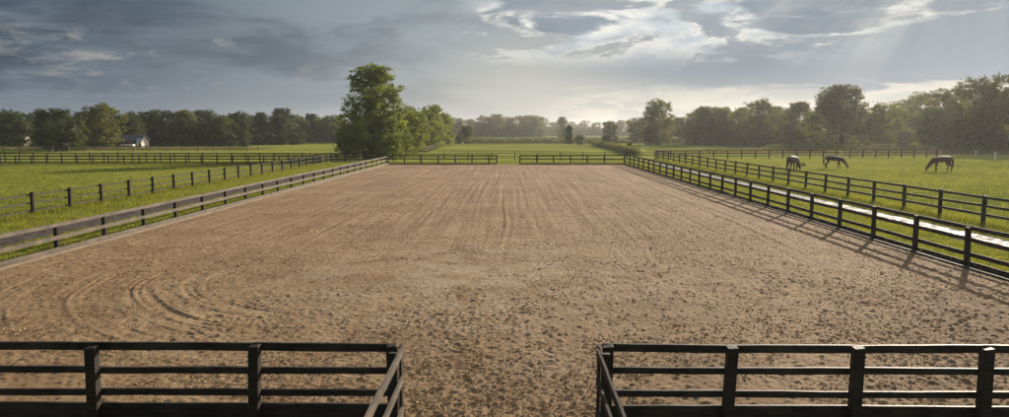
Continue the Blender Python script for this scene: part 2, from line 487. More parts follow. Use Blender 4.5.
    tag(link_mesh('sand_lane', grid_mesh('sand_lane', X, Y, Z, M_SAND)), kind='structure')
arena()


def strip(name, xc, w, y0, y1, mat, z=0.004, seed=1):
    ys = np.arange(y0, y1, 1.0)
    s = np.linspace(-1, 1, 9)
    S, Y = np.meshgrid(s, ys)
    half = w / 2 * (0.82 + 0.36 * vnoise(Y * 0 + np.where(S > 0, 50, 10), Y, 3.0, seed))
    X = xc + S * half + (vnoise(Y * 0 + 5.0, Y, 9.0, seed + 1) - 0.5) * 0.25
    Z = z + 0.016 * (1 - S ** 2)
    tag(link_mesh(name, grid_mesh(name, X, Y, Z, mat)), kind='structure')
strip('wet_path', 19.55, 1.65, 12, 108, M_WET, seed=5)
strip('dirt_track', -20.7, 1.75, 4, 100, M_TRACK, seed=9)
strip('sand_margin', 15.0, 0.55, 10, 95, M_SAND, z=0.010, seed=14)


# ------------------------------------------------------------------ grass
def blades(name, label, P, h, w, mat, lean=0.35):
    n = len(P); a = rng.uniform(0, 2 * np.pi, n); hh = h * rng.uniform(0.5, 1.3, n); ww = w * rng.uniform(0.6, 1.3, n)
    d = np.stack([np.cos(a), np.sin(a), np.zeros(n)], 1) * (ww / 2)[:, None]
    b = rng.uniform(0, 2 * np.pi, n); l = hh * rng.uniform(0, lean, n) * 1.6
    tip = np.stack([np.cos(b) * l, np.sin(b) * l, hh], 1)
    V = np.stack([P - d, P + d, P + tip], 1)
    tag(link_mesh(name, poly_mesh(name, V, 3, mat)), label, 'grass', kind='stuff')


def scatter(n, x0, x1, y0, y1, power=1.0):
    """denser near the viewer's end: d drawn with density ~ 1/d"""
    u = rng.random(n); y = y0 * (y1 / y0) ** u
    x = rng.uniform(x0, x1, n)
    return np.stack([x, y, np.full(n, -0.01)], 1)


def tufty(P, s, t, seed):
    return P[vnoise(P[:, 0] + 300, P[:, 1] + 300, s, seed) * 0.7 + rng.random(len(P)) * 0.3 > t]


def off(P, *bands):
    k = np.ones(len(P), bool)
    for a, b in bands: k &= ~((P[:, 0] > a) & (P[:, 0] < b))
    return P[k]


Pl = off(np.concatenate([scatter(150000, -26.5, -16.75, 12, 100), scatter(90000, -60, -26, 30, 118)]), (-21.5, -19.9))
Pr = off(np.concatenate([scatter(130000, 15.25, 24.5, 12, 112), scatter(90000, 24, 75, 30, 122)]), (18.8, 20.3))
blades('grass', 'short green grass between the arena and the left paddock', tufty(Pl, 0.9, .34, 51), 0.09, 0.035, M_BLADE)
blades('grass', 'short green grass around the wet path and the horses', tufty(Pr, 0.9, .34, 52), 0.09, 0.035, M_BLADE)
Pe = [np.stack([rng.normal(xc, s, n), rng.uniform(y0, y1, n), np.full(n, -0.01)], 1) for xc, s, y0, y1, n in
      ((-25.7, .18, 20, 100, 9000), (-16.85, .08, 12, 95, 6000), (15.15, .09, 12, 95, 9000), (22.9, .2, 18, 112, 10000))]
Pe.append(np.stack([rng.uniform(-80, -24, 7000), rng.normal(95, .3, 7000), np.full(7000, -0.01)], 1))
Pe.append(np.stack([rng.uniform(-16, 22, 6000), rng.normal(100, 2.5, 6000), np.full(6000, -0.01)], 1))
blades('fence_line_grass', 'longer unmown grass along the foot of the fences', np.concatenate(Pe), 0.26, 0.035, M_BLADE, 0.5)
Pw = np.concatenate([scatter(60000, 25, 75, 33, 122), scatter(60000, -62, -27, 33, 118)])
blades('coarse_grass', 'ungrazed coarse tufts scattered over both paddocks', tufty(Pw, 1.1, .62, 55), 0.24, 0.05, M_BLADE, 0.6)
Pd = [np.stack([rng.uniform(x0, x1, n), rng.normal(yc, s, n), np.full(n, -0.02)], 1) for x0, x1, yc, s, n in
      ((-150, -60, 172, 5, 9000), (30, 150, 150, 6, 12000), (-16, 30, 262, 5, 6000))]
blades('tall_grass', 'tall dry grass in front of the distant woods', np.concatenate(Pd), 0.8, 0.12, M_DRYBLADE, 0.5)


# ------------------------------------------------------------------ fences
def post_mesh(w, h, dep=0.0, bev=0.006):
    bm = bmesh.new(); bm_box(bm, -w / 2, w / 2, -w / 2, w / 2, -0.15, h)
    bmesh.ops.bevel(bm, geom=bm.edges[:], offset=bev, segments=1, affect='EDGES')
    for v in bm.verts:
        if v.co.z > h - 0.03: v.co.z += v.co.x * 0.12
    me = bpy.data.meshes.new('post'); bm.to_mesh(me); bm.free()
    return me


def fence(label, p0, p1, ts, H, rails, mat, side=1, w=0.13, group='post and rail fences', name='post_and_rail_fence', cat='fence', t=0.038, rail_mat=None, tilt=0.016, z0=0.0, over=0.05):
    """ts: distances of the posts along the run from p0; rails: (low, high) heights"""
    p0 = Vector((*p0, z0)); p1 = Vector((*p1, z0)); d = p1 - p0; L = d.length
    root = empty(name, p0, math.atan2(d.y, d.x)); tag(root, label, cat, group)
    pm = post_mesh(w, H); pm.materials.append(mat)
    for s in ts:
        o = link_mesh('post', pm, None, root); o.location = (s, 0, random.uniform(-.03, .02))
        o.rotation_euler = (random.gauss(0, tilt), random.gauss(0, tilt), random.gauss(0, .03))
    ya = side * w / 2 + (0.002 if side > 0 else -0.002); yb = ya + side * t; ya, yb = min(ya, yb), max(ya, yb)
    for (a, b) in rails:
        bm = bmesh.new(); e = [random.uniform(-.012, .012) for _ in range(len(ts) + 2)]
        st = [-over] + list(ts[1:-1]) + [L + over]
        for i in range(len(st) - 1):
            bm_board(bm, st[i] + 0.003, st[i + 1] - 0.003, ya, yb, a, b, 0.0045, 0.4, e[i] + random.uniform(-.008, .008), e[i + 1])
        bm_obj('rail', bm, rail_mat or mat, root)
    return root


def even(L, s, first=0.0):
    r = [first]
    while r[-1] + s < L - s * 0.4: r.append(r[-1] + s)
    r.append(L); return r


# the near fence on each side of the entrance, dark against the sand
NY = 10.22
near_rails = ((1.225, 1.345), (.885, .985), (.535, .635), (.10, .41))
xl = [-16.6, -14.9, -13.1, -11.1, -8.7, -6.28, -3.87, -1.76]
fl = fence('near black rail fence left of the arena entrance', (-16.6, NY), (-1.76, NY), [x + 16.6 for x in xl], 1.335, near_rails, M_BLACK, 1, .15, t=.045)
xr = [1.40, 3.20, 5.09, 7.0, 8.95, 10.9, 12.9, 14.95]
fr = fence('near black rail fence right of the arena entrance', (1.40, NY), (14.95, NY), [x - 1.40 for x in xr], 1.335, near_rails, M_BLACK, 1, .15, t=.045)
for root, xx in ((fl, 14.84 + 0.115), (fr, -0.115)):
    bm = bmesh.new(); bm_box(bm, xx - .018, xx + .018, -.085, .085, .02, 1.35); bm_obj('end_board', bm, M_BLACK, root, bevel=.004)
# the two wings that run back from the entrance
wr = ((1.225, 1.345), (.80, .90), (.10, .45))
fence('short brown rail fence running back from the left entrance post', (-1.70, NY - .09), (-1.70, 1.4), [.25, 3.0, 5.9, 8.73], 1.34, wr, M_BLACK, 1, .12, rail_mat=M_GREY, over=0.0)
fence('short brown rail fence running back from the right entrance post', (1.34, NY - .09), (1.34, 1.4), [.25, 3.0, 5.9, 8.73], 1.34, wr, M_BLACK, -1, .12, rail_mat=M_DARK, over=0.0)
# arena sides and far end
fence('weathered three rail fence along the left side of the arena', (-16.72, 10.25), (-16.72, 94.8), [0.1] + [25.6 - 10.25 + 3.1 * k for k in range(-4, 22)] + [84.5],
      1.12, ((1.02, 1.15), (.56, .70), (.12, .26)), M_DARK, -1, .14, rail_mat=M_GREY)
fence('dark four rail fence along the right side of the arena', (14.95, 10.35), (14.95, 94.8), [0.1] + [23.15 - 10.35 + 3.05 * k for k in range(-3, 23)] + [84.4],
      1.40, ((1.27, 1.41), (.88, 1.02), (.40, .54), (.06, .24)), M_DARK, -1, .14)
far_rails = ((1.18, 1.32), (.70, .84), (.04, .24))
fence('dark fence closing the far end of the arena left of its opening', (-16.6, 94.95), (-2.05, 94.95), even(14.55, 2.25), 1.34, far_rails, M_DARK, -1, .16)
fence('dark fence closing the far end of the arena right of its opening', (1.05, 94.95), (14.95, 94.95), even(13.9, 2.25), 1.34, far_rails, M_DARK, -1, .16)
# paddock fences
fence('left paddock fence with dark posts and pale thin rails', (-25.7, 18.4), (-25.7, 101), even(82.6, 3.2, 0.0), 1.24,
      ((1.06, 1.15), (.62, .70), (.18, .26)), M_DARK, 1, .15, rail_mat=M_MID)
fence('right paddock fence beyond the wet path in front of the horses', (22.9, 20.5), (22.9, 113), even(92.5, 3.5), 1.42,
      ((1.26, 1.38), (.84, .96), (.42, .54)), M_DARK, 1, .15)
fence('nearer dark cross fence of the left paddock', (-88, 95.3), (-25.9, 95.3), even(62.1, 2.1), 1.28, ((1.08, 1.24), (.68, .82), (.2, .36)), M_BLACK, -1, .14)
fence('farther dark cross fence of the left paddock', (-96, 104.5), (-17.5, 104.5), even(78.5, 2.1), 1.30, ((1.1, 1.26), (.72, .86), (.3, .44)), M_BLACK, -1, .14)
fence('pale cross fence in front of the farmyard and the left wood', (-140, 150), (-58, 156), even(82, 3.4), 1.25, ((1.02, 1.2), (.5, .66)), M_GREY, -1, .15)
fence('long cross fence behind the three grazing horses', (22.9, 113.3), (73, 123), even(51, 2.45), 1.45, ((1.28, 1.42), (.84, .96), (.4, .52)), M_DARK, -1, .15)
fence('short pale topped fence beside the right wood', (61, 131), (80, 135), even(19.4, 2.6), 1.5, ((1.25, 1.45), (.8, .92)), M_KERB, -1, .15)  # pale timber colour stands in for sunlight on the top rail
fence('thin fence crossing the meadow behind the arena opening', (-17.2, 104.7), (22.6, 113), even(40.6, 3.6), 1.25, ((1.12, 1.18), (.62, .67)), M_DARK, -1, .10)
fence('faded rail fence following the tree row beyond the arena', (-18.0, 146), (-20.5, 215), even(69, 3.4), 1.25, ((1.0, 1.2), (.5, .66)), M_MID, -1, .12)
fence('overgrown fence leading away towards the lone far trees', (21.5, 125), (28, 250), even(125, 3.6), 1.2, ((1.0, 1.12), (.5, .62)), M_DARK, -1, .12)
# kerb boards of the arena
for lab, x, m, hh in (('pale kerb board along the left edge of the sand', -16.50, M_KERB, .13), ('dark kerb board along the right edge of the sand', 14.82, M_DARK, .12)):
    bm = bmesh.new()
    y = 10.3
    while y < 94.4:
        y2 = min(y + 4.8, 94.75); bm_board(bm, y + .004, y2 - .004, -.09, .09, 0.0, hh, .004, .6); y = y2
    bmesh.ops.rotate(bm, verts=bm.verts[:], cent=(0, 0, 0), matrix=Matrix.Rotation(math.pi / 2, 3, 'Z'))
    o = bm_obj('kerb_board', bm, m); o.location = (x, 0, 0); tag(o, lab, 'kerb')
# white marker posts at the edge of the right wood
for lab, x, y, h in (('taller white marker post at the right edge of the horse paddock', 76.5, 113.5, 1.3), ('shorter white marker post close to the right wood', 88, 136, .95)):
    bm = bmesh.new(); bm_box(bm, -.11, .11, -.11, .11, 0, h); o = bm_obj('marker_post', bm, material('white_paint', (.75, .74, .70), .6), bevel=.02)
    o.location = (x, y, -.05); tag(o, lab, 'post', 'white marker posts')


# ------------------------------------------------------------------ trees
def crown(h, w, n, leaf, z0=0.12, lobes=26, shape='round', seed=0, lean=0.0, dens=0.75):
    """leaf-clump quads for a crown of height h, width w; lobes of foliage with gaps between"""
    g = np.random.default_rng(seed)
    C = []; Rr = []
    while len(C) < lobes:
        t = g.random()
        if shape == 'round': pr = (1 - abs((t - .45) / .58) ** 2.6) ** 0.5
        elif shape == 'tall': pr = (1 - (t * .96) ** 1.6) ** 0.6 * min(1, 0.75 + t)
        else: pr = (1 - (t * .93) ** 3.0) ** 0.5 * min(1, .85 + t * .5)
        rl = w * g.uniform(.070, .150)
        rad = max(0.0, (w / 2 * pr - rl * 0.6)) * g.random() ** 0.28
        a = g.random() * 2 * np.pi
        rad *= 0.88 + 0.20 * math.sin(a * 2 + t * 7 + seed) + 0.10 * math.sin(a * 5 - t * 11 + seed * 2)
        zz = h * (z0 + (1 - z0) * t)
        zz = min(zz, h - rl * 0.75); zz = max(zz, h * z0 + rl * 0.5)
        C.append((rad * math.cos(a) + lean * zz, rad * math.sin(a), zz)); Rr.append(rl)
    C = np.array(C); Rr = np.array(Rr)
    C[:, 2] += (h - (C[:, 2] + Rr).max())
    m = max(20, n // 34)                                   # sprays of leaves sitting on the lobes
    pick = g.choice(lobes, m, p=Rr ** 2 / (Rr ** 2).sum())
    d = g.normal(size=(m, 3)); d[:, 2] += .15; d /= np.linalg.norm(d, axis=1)[:, None]
    rad = (1 - 0.55 * g.random(m) ** 2)[:, None]
    S = C[pick] + d * rad * Rr[pick][:, None] * np.array([1, 1, .8])
    out = S - np.array([lean * h * .5, 0, h * (.42 + z0 * .3)]); out /= (np.linalg.norm(out, axis=1)[:, None] + 1e-6)
    q = g.integers(0, m, n); rs = (leaf * g.uniform(.75, 1.7, m))[q][:, None]
    P = S[q] + np.clip(g.normal(size=(n, 3)), -2, 2) * rs * np.array([1, 1, .62]) * .62
    k = g.random(n) < 0.07
    fr = np.clip(g.normal(size=(n, 3)), -1.6, 1.6) * np.array([w * .14, w * .14, h * .17]) + np.array([lean * h * .5, 0, h * (.47 + z0 * .4)])
    P = np.where(k[:, None], fr, P)
    nrm = d[q] * 0.6 + out[q] * .5 + g.normal(size=(n, 3)) * 0.42; nrm[:, 2] += 0.2; nrm /= np.linalg.norm(nrm, axis=1)[:, None]
    up = g.normal(size=(n, 3)); a = np.cross(nrm, up); a /= np.linalg.norm(a, axis=1)[:, None]; b = np.cross(nrm, a)
    s = (leaf * g.uniform(.55, 1.25, n))[:, None]
    a = a * s * 0.5; b = b * s * 0.5
    V = np.stack([P - a * 1.0, P + b * .62, P + a * 1.0, P - b * .62], 1)
    return V, C, Rr


def trunk(h, w, C, r, seed=0, n=7):
    g = random.Random(seed); q = []
    top = h * 0.8
    pts = [(g.uniform(-.02, .02) * h * k / 5, g.uniform(-.02, .02) * h * k / 5, -0.3 + (top + .3) * k / 5) for k in range(6)]
    q += tube(pts, [r * 1.35, r, r * .8, r * .6, r * .4, r * .15], 8)
    order = list(range(len(C))); g.shuffle(order)
    for i in order[:n]:
        c = C[i]; z = min(c[2] * g.uniform(.45, .7), top * .8); k = z / top
        b = Vector((0, 0, z)); e = Vector(c)
        m = b.lerp(e, .5) + Vector((0, 0, -.05 * h))
        rr = r * (1 - k) * .55
        q += tube([b, m, e], [rr, rr * .6, rr * .2], 5)
    return np.array([[list(v) for v in f] for f in q])


VAR = {}
def variant(key, h, w, n, leaf, **kw):
    t_r = kw.pop('tr', h * .028)
    V, C, Rr = crown(h, w, n, leaf, **kw)
    VAR[key] = (V, trunk(h, w, C, t_r, kw.get('seed', 0)), {})
variant('broad', 14, 14, 12500, .52, z0=.08, lobes=100, seed=1)
variant('broad_b', 14, 12.5, 12500, .52, z0=.06, lobes=96, seed=2)
variant('broad_c', 14, 16, 12500, .52, z0=.07, lobes=110, seed=3)
variant('tall', 14, 8.5, 9000, .50, z0=.05, lobes=64, shape='tall', seed=4)
variant('dome', 14, 13, 12500, .52, z0=.03, lobes=115, shape='dome', seed=15)
variant('stem', 14, 10.5, 10000, .50, z0=.26, lobes=80, seed=6)
variant('shrub', 3, 4.2, 2600, .30, z0=.0, lobes=30, shape='dome', seed=7, tr=.07)
KEYS = ['broad', 'broad_b', 'broad_c', 'tall', 'dome', 'stem']


def tree(x, y, h, w, key, label, mat, bark=None, group='trees', name='tree', cat='tree'):
    V, T, cache = VAR[key]; bark = bark or M_BARK
    base_h = 3 if key == 'shrub' else 14
    bw = {'broad': 14, 'broad_b': 12.5, 'broad_c': 16, 'tall': 8.5, 'dome': 13, 'stem': 10.5, 'shrub': 4.2}[key]
    for k, A, m in (('t', T, bark), ('c', V, mat)):
        if (k, m.name) not in cache:
            cache[(k, m.name)] = poly_mesh('crown' if k == 'c' else 'trunk', A, 4, m, k == 't')
    root = empty(name, (x, y, -.05), random.uniform(0, 6.28)); tag(root, label, cat, group)
    root.scale = (w / bw, w / bw, h / base_h)
    link_mesh('trunk', cache[('t', bark.name)], None, root)
    link_mesh('foliage' if key == 'shrub' else 'crown', cache[('c', mat.name)], None, root)
    return root


def big_tree():
    x, y = -23.2, 117
    root = empty('tree', (x, y, -.05)); tag(root, 'tallest tree, a full leafy one standing at the far left corner of the arena', 'tree', 'trees')
    A, C, r1 = crown(15.4, 13.4, 40000, .36, z0=.07, lobes=135, shape='dome', seed=41, dens=.6)
    B, C2, r2 = crown(8.0, 8.5, 10000, .34, z0=.0, lobes=60, shape='dome', seed=42, dens=.6)
    B = B + np.array([1.7, -.5, 0]); C2 = C2 + np.array([1.7, -.5, 0])
    link_mesh('trunk', poly_mesh('trunk', np.concatenate([trunk(15.4, 11, C, .48, 3, 22), trunk(9, 8, C2, .3, 4, 8) ]), 4, M_BARK, True), None, root)
    link_mesh('crown', poly_mesh('crown', np.concatenate([A, B]), 4, L_BIG), None, root)
big_tree()


def X(px, d): return (px - 512) / 710 * d
T = tree
# beside and behind the tall tree, a row following the lane
T(X(346, 119), 119, 5.0, 4.6, 'dome', 'dark bushy tree under the left side of the tallest tree', L_DEEP)
T(-19.2, 122, 5.6, 5.0, 'dome', 'low leafy tree under the right side of the tallest tree', L_BIG)
T(-20.5, 140, 9.5, 8.0, 'broad_b', 'bright green tree just right of the tallest tree', L_LIGHT)
T(-21.0, 156, 9.0, 8.5, 'dome', 'second bright green tree right of the tallest tree', L_BIG)
T(-21.2, 175, 10.0, 8.5, 'broad', 'rounded green tree at the middle of the lane row', L_LIGHT)
T(-21.6, 196, 12.0, 10.5, 'broad_c', 'round topped tree near the far end of the lane row', L_BIG)
T(-21.5, 222, 10.5, 9.0, 'broad_b', 'last bright tree at the far end of the lane row', L_LIGHT)
T(X(467, 262), 262, 6.6, 7.2, 'dome', 'small round grey green tree on its own right of the lane row', L_DULL)
T(X(459, 250), 250, 3.0, 3.4, 'shrub', 'low dark bush left of the small round tree', L_DEEP, name='bush', cat='bush', group='bushes')
# lone trees in the middle distance
T(X(569, 245), 245, 6.6, 4.0, 'tall', 'slim dark tree, leftmost of the small trees in the middle meadow', L_DEEP)
T(X(579, 238), 238, 3.4, 5.2, 'shrub', 'low round bush beside the slim dark tree', L_DULL, name='bush', cat='bush', group='bushes')
T(X(609, 300), 300, 9.0, 8.5, 'broad_b', 'rounded tree behind the dark bush in the middle meadow', L_DULL)
T(X(607, 243), 243, 3.2, 5.0, 'shrub', 'dark bush under the rounded tree in the middle meadow', L_DEEP, name='bush', cat='bush', group='bushes')
T(X(565, 330), 330, 6.0, 5.5, 'dome', 'pale small tree far off behind the slim dark tree', L_DULL)
T(X(629, 165), 165, 2.0, 1.5, 'shrub', 'small dark bush beyond the far right corner of the arena', L_DEEP, name='bush', cat='bush', group='bushes')
T(X(562, 520), 520, 15, 13, 'tall', 'pointed hazy tree at the left end of the most distant wood', L_DULL)
# right: the lone tall one, then the front of the wood
T(X(657, 232), 232, 15.2, 12.0, 'broad_b', 'tall separate tree at the left end of the right wood', L_DULL)
T(X(650, 228), 228, 6.5, 7.0, 'dome', 'low spreading tree at the foot of the tall separate tree', L_DULL)
T(X(694, 232), 232, 11.0, 9.0, 'broad', 'first tree of the right wood beside the tall separate tree', L_DULL)
T(X(722, 226), 226, 12.0, 10, 'dome', 'lower yellowish tree in the left part of the right wood', L_LIGHT)
T(X(757, 212), 212, 14.2, 13, 'broad', 'broad dark tree left of the middle of the right wood', L_OLIVE)
T(X(792, 206), 206, 13.0, 10, 'stem', 'slender tree between the two broad trees of the right wood', L_DULL, M_PALEBARK)
T(X(838, 190), 190, 17.0, 20, 'dome', 'big broad crowned tree in the middle of the right wood', L_OLIVE)
T(X(878, 196), 196, 12.5, 11, 'broad_b', 'lower lighter tree right of the big broad crowned tree', L_LIGHT)
T(X(925, 186), 186, 10.8, 10, 'dome', 'low sunlit tree in the dip of the right wood', L_LIGHT)
T(X(948, 176), 176, 12.5, 9, 'stem', 'pale stemmed tree between the dip and the tall right end', L_DULL, M_PALEBARK)
T(X(972, 160), 160, 16.8, 14, 'broad', 'very tall dark tree near the right edge of the picture', L_OLIVE, M_PALEBARK)
T(X(1004, 152), 152, 17.5, 13, 'broad_b', 'tallest dark tree cut by the right edge of the picture', L_OLIVE, M_PALEBARK)
T(X(1040, 150), 150, 18, 14, 'broad_c', 'dark tree mostly out of frame at the very right edge', L_OLIVE)
T(X(918, 262), 262, 18.5, 18, 'broad_c', 'hazy rounded tree behind the dip in the right wood', L_DULL)
T(X(898, 275), 275, 17.0, 14, 'broad', 'hazy tree behind the lighter tree of the right wood', L_DULL)
# left: the front trees of the wood
T(X(54, 158), 158, 9.8, 11.0, 'broad_c', 'big dark tree standing forward of the left wood', L_DEEP)
T(X(74, 162), 162, 7.4, 6.4, 'dome', 'yellow green tree touching the big forward tree on its right', L_MID)
T(X(101, 176), 176, 11.6, 12.5, 'broad', 'tallest tree of the left wood just left of the barn', L_OLIVE)
T(X(16, 200), 200, 9.5, 11, 'dome', 'dull tree at the left edge of the picture', L_DEEP)
T(X(17, 196), 196, 3.0, 6.0, 'shrub', 'bush hiding the lower wall of the cream cottage', L_DEEP, name='bush', cat='bush', group='bushes')
T(X(133, 205), 205, 9.2, 9.0, 'dome', 'round tree rising behind the barn', L_MID)
T(X(152, 214), 214, 11.0, 11.0, 'broad_b', 'dark tree right of the barn', L_DEEP)
T(X(184, 222), 222, 11.3, 11.0, 'dome', 'dull green tree in the middle of the left wood', L_DULL)
T(X(222, 218), 218, 9.5, 10.0, 'broad', 'yellow green tree at the right part of the left wood', L_MID)
T(X(205, 240), 240, 12.0, 12.0, 'broad_c', 'dark tree behind the yellow green one in the left wood', L_DEEP)
T(X(284, 268), 268, 13.2, 10.5, 'stem', 'round headed tree rising above the low wood left of the tallest tree', L_DEEP)
T(X(304, 280), 280, 9.0, 9.0, 'dome', 'lower tree right of the round headed tree', L_DULL)
T(X(322, 285), 285, 9.4, 10.0, 'broad_b', 'lower tree close to the left side of the tallest tree', L_DULL)
T(X(258, 262), 262, 10.5, 10.5, 'broad', 'tree left of the round headed tree', L_DULL)


def wood_mass(name, label, rows, keys, mat, leaf_cut=1.0, under=True, bark=M_BARK):
    """a wood that reads as one mass: rows of (x0, x1, y, h, spacing)"""
    cs, ts = [], []
    for x0, x1, y, h, sp in rows:
        x = x0
        while x <= x1:
            k = random.choice(keys); V, Tt, _ = VAR[k]
            V = V[rng.random(len(V)) < leaf_cut]
            s = h / 14 * random.uniform(.84, 1.08); a = random.uniform(0, 6.28); w = s * random.uniform(.9, 1.2)
            c, n = math.cos(a), math.sin(a)
            M = np.array([[c * w, -n * w, 0], [n * w, c * w, 0], [0, 0, s]])
            o = np.array([x, y + random.uniform(-7, 7), -.05])
            cs.append(V @ M.T + o); ts.append(Tt @ M.T + o)
            x += sp * random.uniform(.75, 1.25)
    if under:
        for x0, x1, y, h, sp in rows[:2]:
            V = VAR['dome'][0]; x = x0
            while x < x1:
                W = V[rng.random(len(V)) < leaf_cut * .6]; k = h / 14 * random.uniform(.45, .68)
                cs.append(W * np.array([k * 1.5, k * 1.5, k]) + np.array([x, y + random.uniform(-6, 8), -.05])); x += sp * random.uniform(.5, .9)
            V = VAR['shrub'][0]; x = x0
            while x < x1:
                s = random.uniform(.7, 1.4); cs.append(V * s + np.array([x, y - 9 + random.uniform(-3, 3), -.05])); x += 4.2 * random.uniform(.7, 1.5)
    root = empty(name, (0, 0, 0)); tag(root, label, 'wood', kind='stuff')
    link_mesh('crown', poly_mesh('crown', np.concatenate(cs), 4, mat), None, root)
    link_mesh('trunk', poly_mesh('trunk', np.concatenate(ts), 4, bark, True), None, root)
wood_mass('distant_wood', 'dark green wood along the left horizon', [(-205, -78, 222, 10.6, 7.5), (-205, -70, 242, 11.2, 8), (-112, -66, 285, 11.0, 8)], ['broad', 'broad_b', 'dome', 'broad_c'], L_DEEP, .8)
wood_mass('distant_wood', 'lower olive wood between the left wood and the tallest tree', [(-112, -58, 300, 10.5, 8), (-140, -58, 320, 11.5, 9)], ['broad', 'dome'], L_DULL, .7)
wood_mass('distant_wood', 'grey hazy wood behind the middle meadow', [(-48, 24, 540, 14.5, 8), (-80, 22, 560, 17.0, 9), (-300, -60, 600, 15, 12)], ['broad', 'broad_b', 'dome', 'broad_c'], L_DULL, .6)
wood_mass('distant_wood', 'palest wood low on the horizon right of the middle', [(20, 300, 700, 14.0, 11), (15, 320, 730, 16.0, 11), (-10, 40, 640, 9, 12)], ['broad', 'broad_b', 'dome'], L_DULL, .5)
wood_mass('distant_wood', 'shadowy mass of the right wood behind its front trees', [(60, 150, 226, 11.5, 7), (64, 170, 245, 13.0, 8), (112, 190, 186, 15.5, 8), (78, 220, 270, 13, 10), (56, 84, 300, 10.5, 6), (54, 90, 312, 11, 6)], ['broad', 'dome', 'stem', 'broad_b'], L_OLIVE, .8, bark=M_PALEBARK)


def hedge(label, x0, y0, x1, y1, h, mat, dens=1.0, name='hedge'):
    L = math.hypot(x1 - x0, y1 - y0); n = int(L / 1.1); V = VAR['shrub'][0]; parts = []
    for i in range(n):
        t = i / n; s = h / 3 * random.uniform(.7, 1.15)
        W = V[rng.random(len(V)) < .30 * dens]
        parts.append(W * np.array([s * 1.6, s * 1.2, s]) + np.array([x0 + (x1 - x0) * t, y0 + (y1 - y0) * t + random.uniform(-.5, .5), -.05]))
    tag(link_mesh(name, poly_mesh(name, np.concatenate(parts), 4, mat)), label, 'hedge', 'hedges')
hedge('low dark hedge across the meadow beyond the arena', -17, 256, 62, 258, 1.3, L_DEEP)
hedge('hedge across the meadow left of the tallest tree', -130, 235, -56, 250, 1.0, L_DEEP)
hedge('weedy hedge grown over the fence behind the far right corner', 22.5, 128, 27.5, 240, 1.5, L_DULL)
hedge('low scrub along the foot of the lane trees', -21.5, 128, -21, 225, 1.8, L_DULL)
hedge('far hedge line in the pale crop fields', -20, 345, 90, 352, 1.4, L_DULL)
hedge('scrubby hedge at the foot of the right wood', 60, 168, 128, 140, 1.6, L_DULL)


# ------------------------------------------------------------------ farm buildings among the left trees
M_ROOF = material('grey_roof', lambda nt, P: mixc(nt, noise(nt, P, 3, 4).step(.4, .6), (.045, .045, .048), (.08, .08, .085)), .6)
M_LROOF = material('pale_metal_roof', (.38, .42, .48), .5)
M_WALLD = material('dark_boards', lambda nt, P: mixc(nt, noise(nt, P, 4, 4).step(.4, .6), (.035, .028, .022), (.07, .055, .045)), .8)
M_WHITE = material('white_render', lambda nt, P: mixc(nt, noise(nt, P, 2, 4).step(.4, .7), (.66, .64, .60), (.52, .48, .43)), .7)
M_CREAM = material('cream_render', (.72, .64, .50), .8)
M_GLASS = material('dark_glass', (.02, .025, .03), .12, spec=.6)
M_RUBBER = material('rubber', (.02, .02, .02), .8)


def shed(root, L, W, hw, hr, wall, roof, eave=.3):
    bm = bmesh.new()
    v = [bm.verts.new(p) for p in ((-L/2, -W/2, 0), (L/2, -W/2, 0), (L/2, W/2, 0), (-L/2, W/2, 0), (-L/2, -W/2, hw), (L/2, -W/2, hw), (L/2, W/2, hw), (-L/2, W/2, hw), (-L/2, 0, hr - .06), (L/2, 0, hr - .06))]
    for f in ((0, 1, 5, 4), (2, 3, 7, 6), (1, 2, 6, 9, 5), (3, 0, 4, 8, 7)): bm.faces.new([v[i] for i in f])
    w = bm_obj('wall', bm, wall, root)
    bm = bmesh.new(); k = (hr - hw) / (W / 2)
    for s in (-1, 1):
        y1 = s * (W / 2 + eave); z1 = hw - k * eave
        a = [(-L/2 - eave, 0, hr), (L/2 + eave, 0, hr), (L/2 + eave, y1, z1), (-L/2 - eave, y1, z1)]
        lo = [bm.verts.new(p) for p in a]; hi = [bm.verts.new((p[0], p[1], p[2] + .10)) for p in a]
        bm.faces.new(lo); bm.faces.new(hi[::-1])
        for i in range(4): bm.faces.new((lo[i], lo[(i+1) % 4], hi[(i+1) % 4], hi[i]))
    r = bm_obj('roof', bm, roof, root)
    return w, r


def opening(name, root, x, z, w, h, y, mat, frame=None):
    bm = bmesh.new(); bm_box(bm, x - w/2, x + w/2, y - .05, y + .02, z, z + h); o = bm_obj(name, bm, mat, root)
    if frame:
        bm = bmesh.new()
        for a in ((x - w/2 - .08, x - w/2, z, z + h), (x + w/2, x + w/2 + .08, z, z + h), (x - w/2 - .08, x + w/2 + .08, z + h, z + h + .08), (x - w/2 - .08, x + w/2 + .08, z - .08, z)):
            bm_box(bm, a[0], a[1], y - .08, y + .02, a[2], a[3])
        bm_obj('frame', bm, frame, o)
    return o


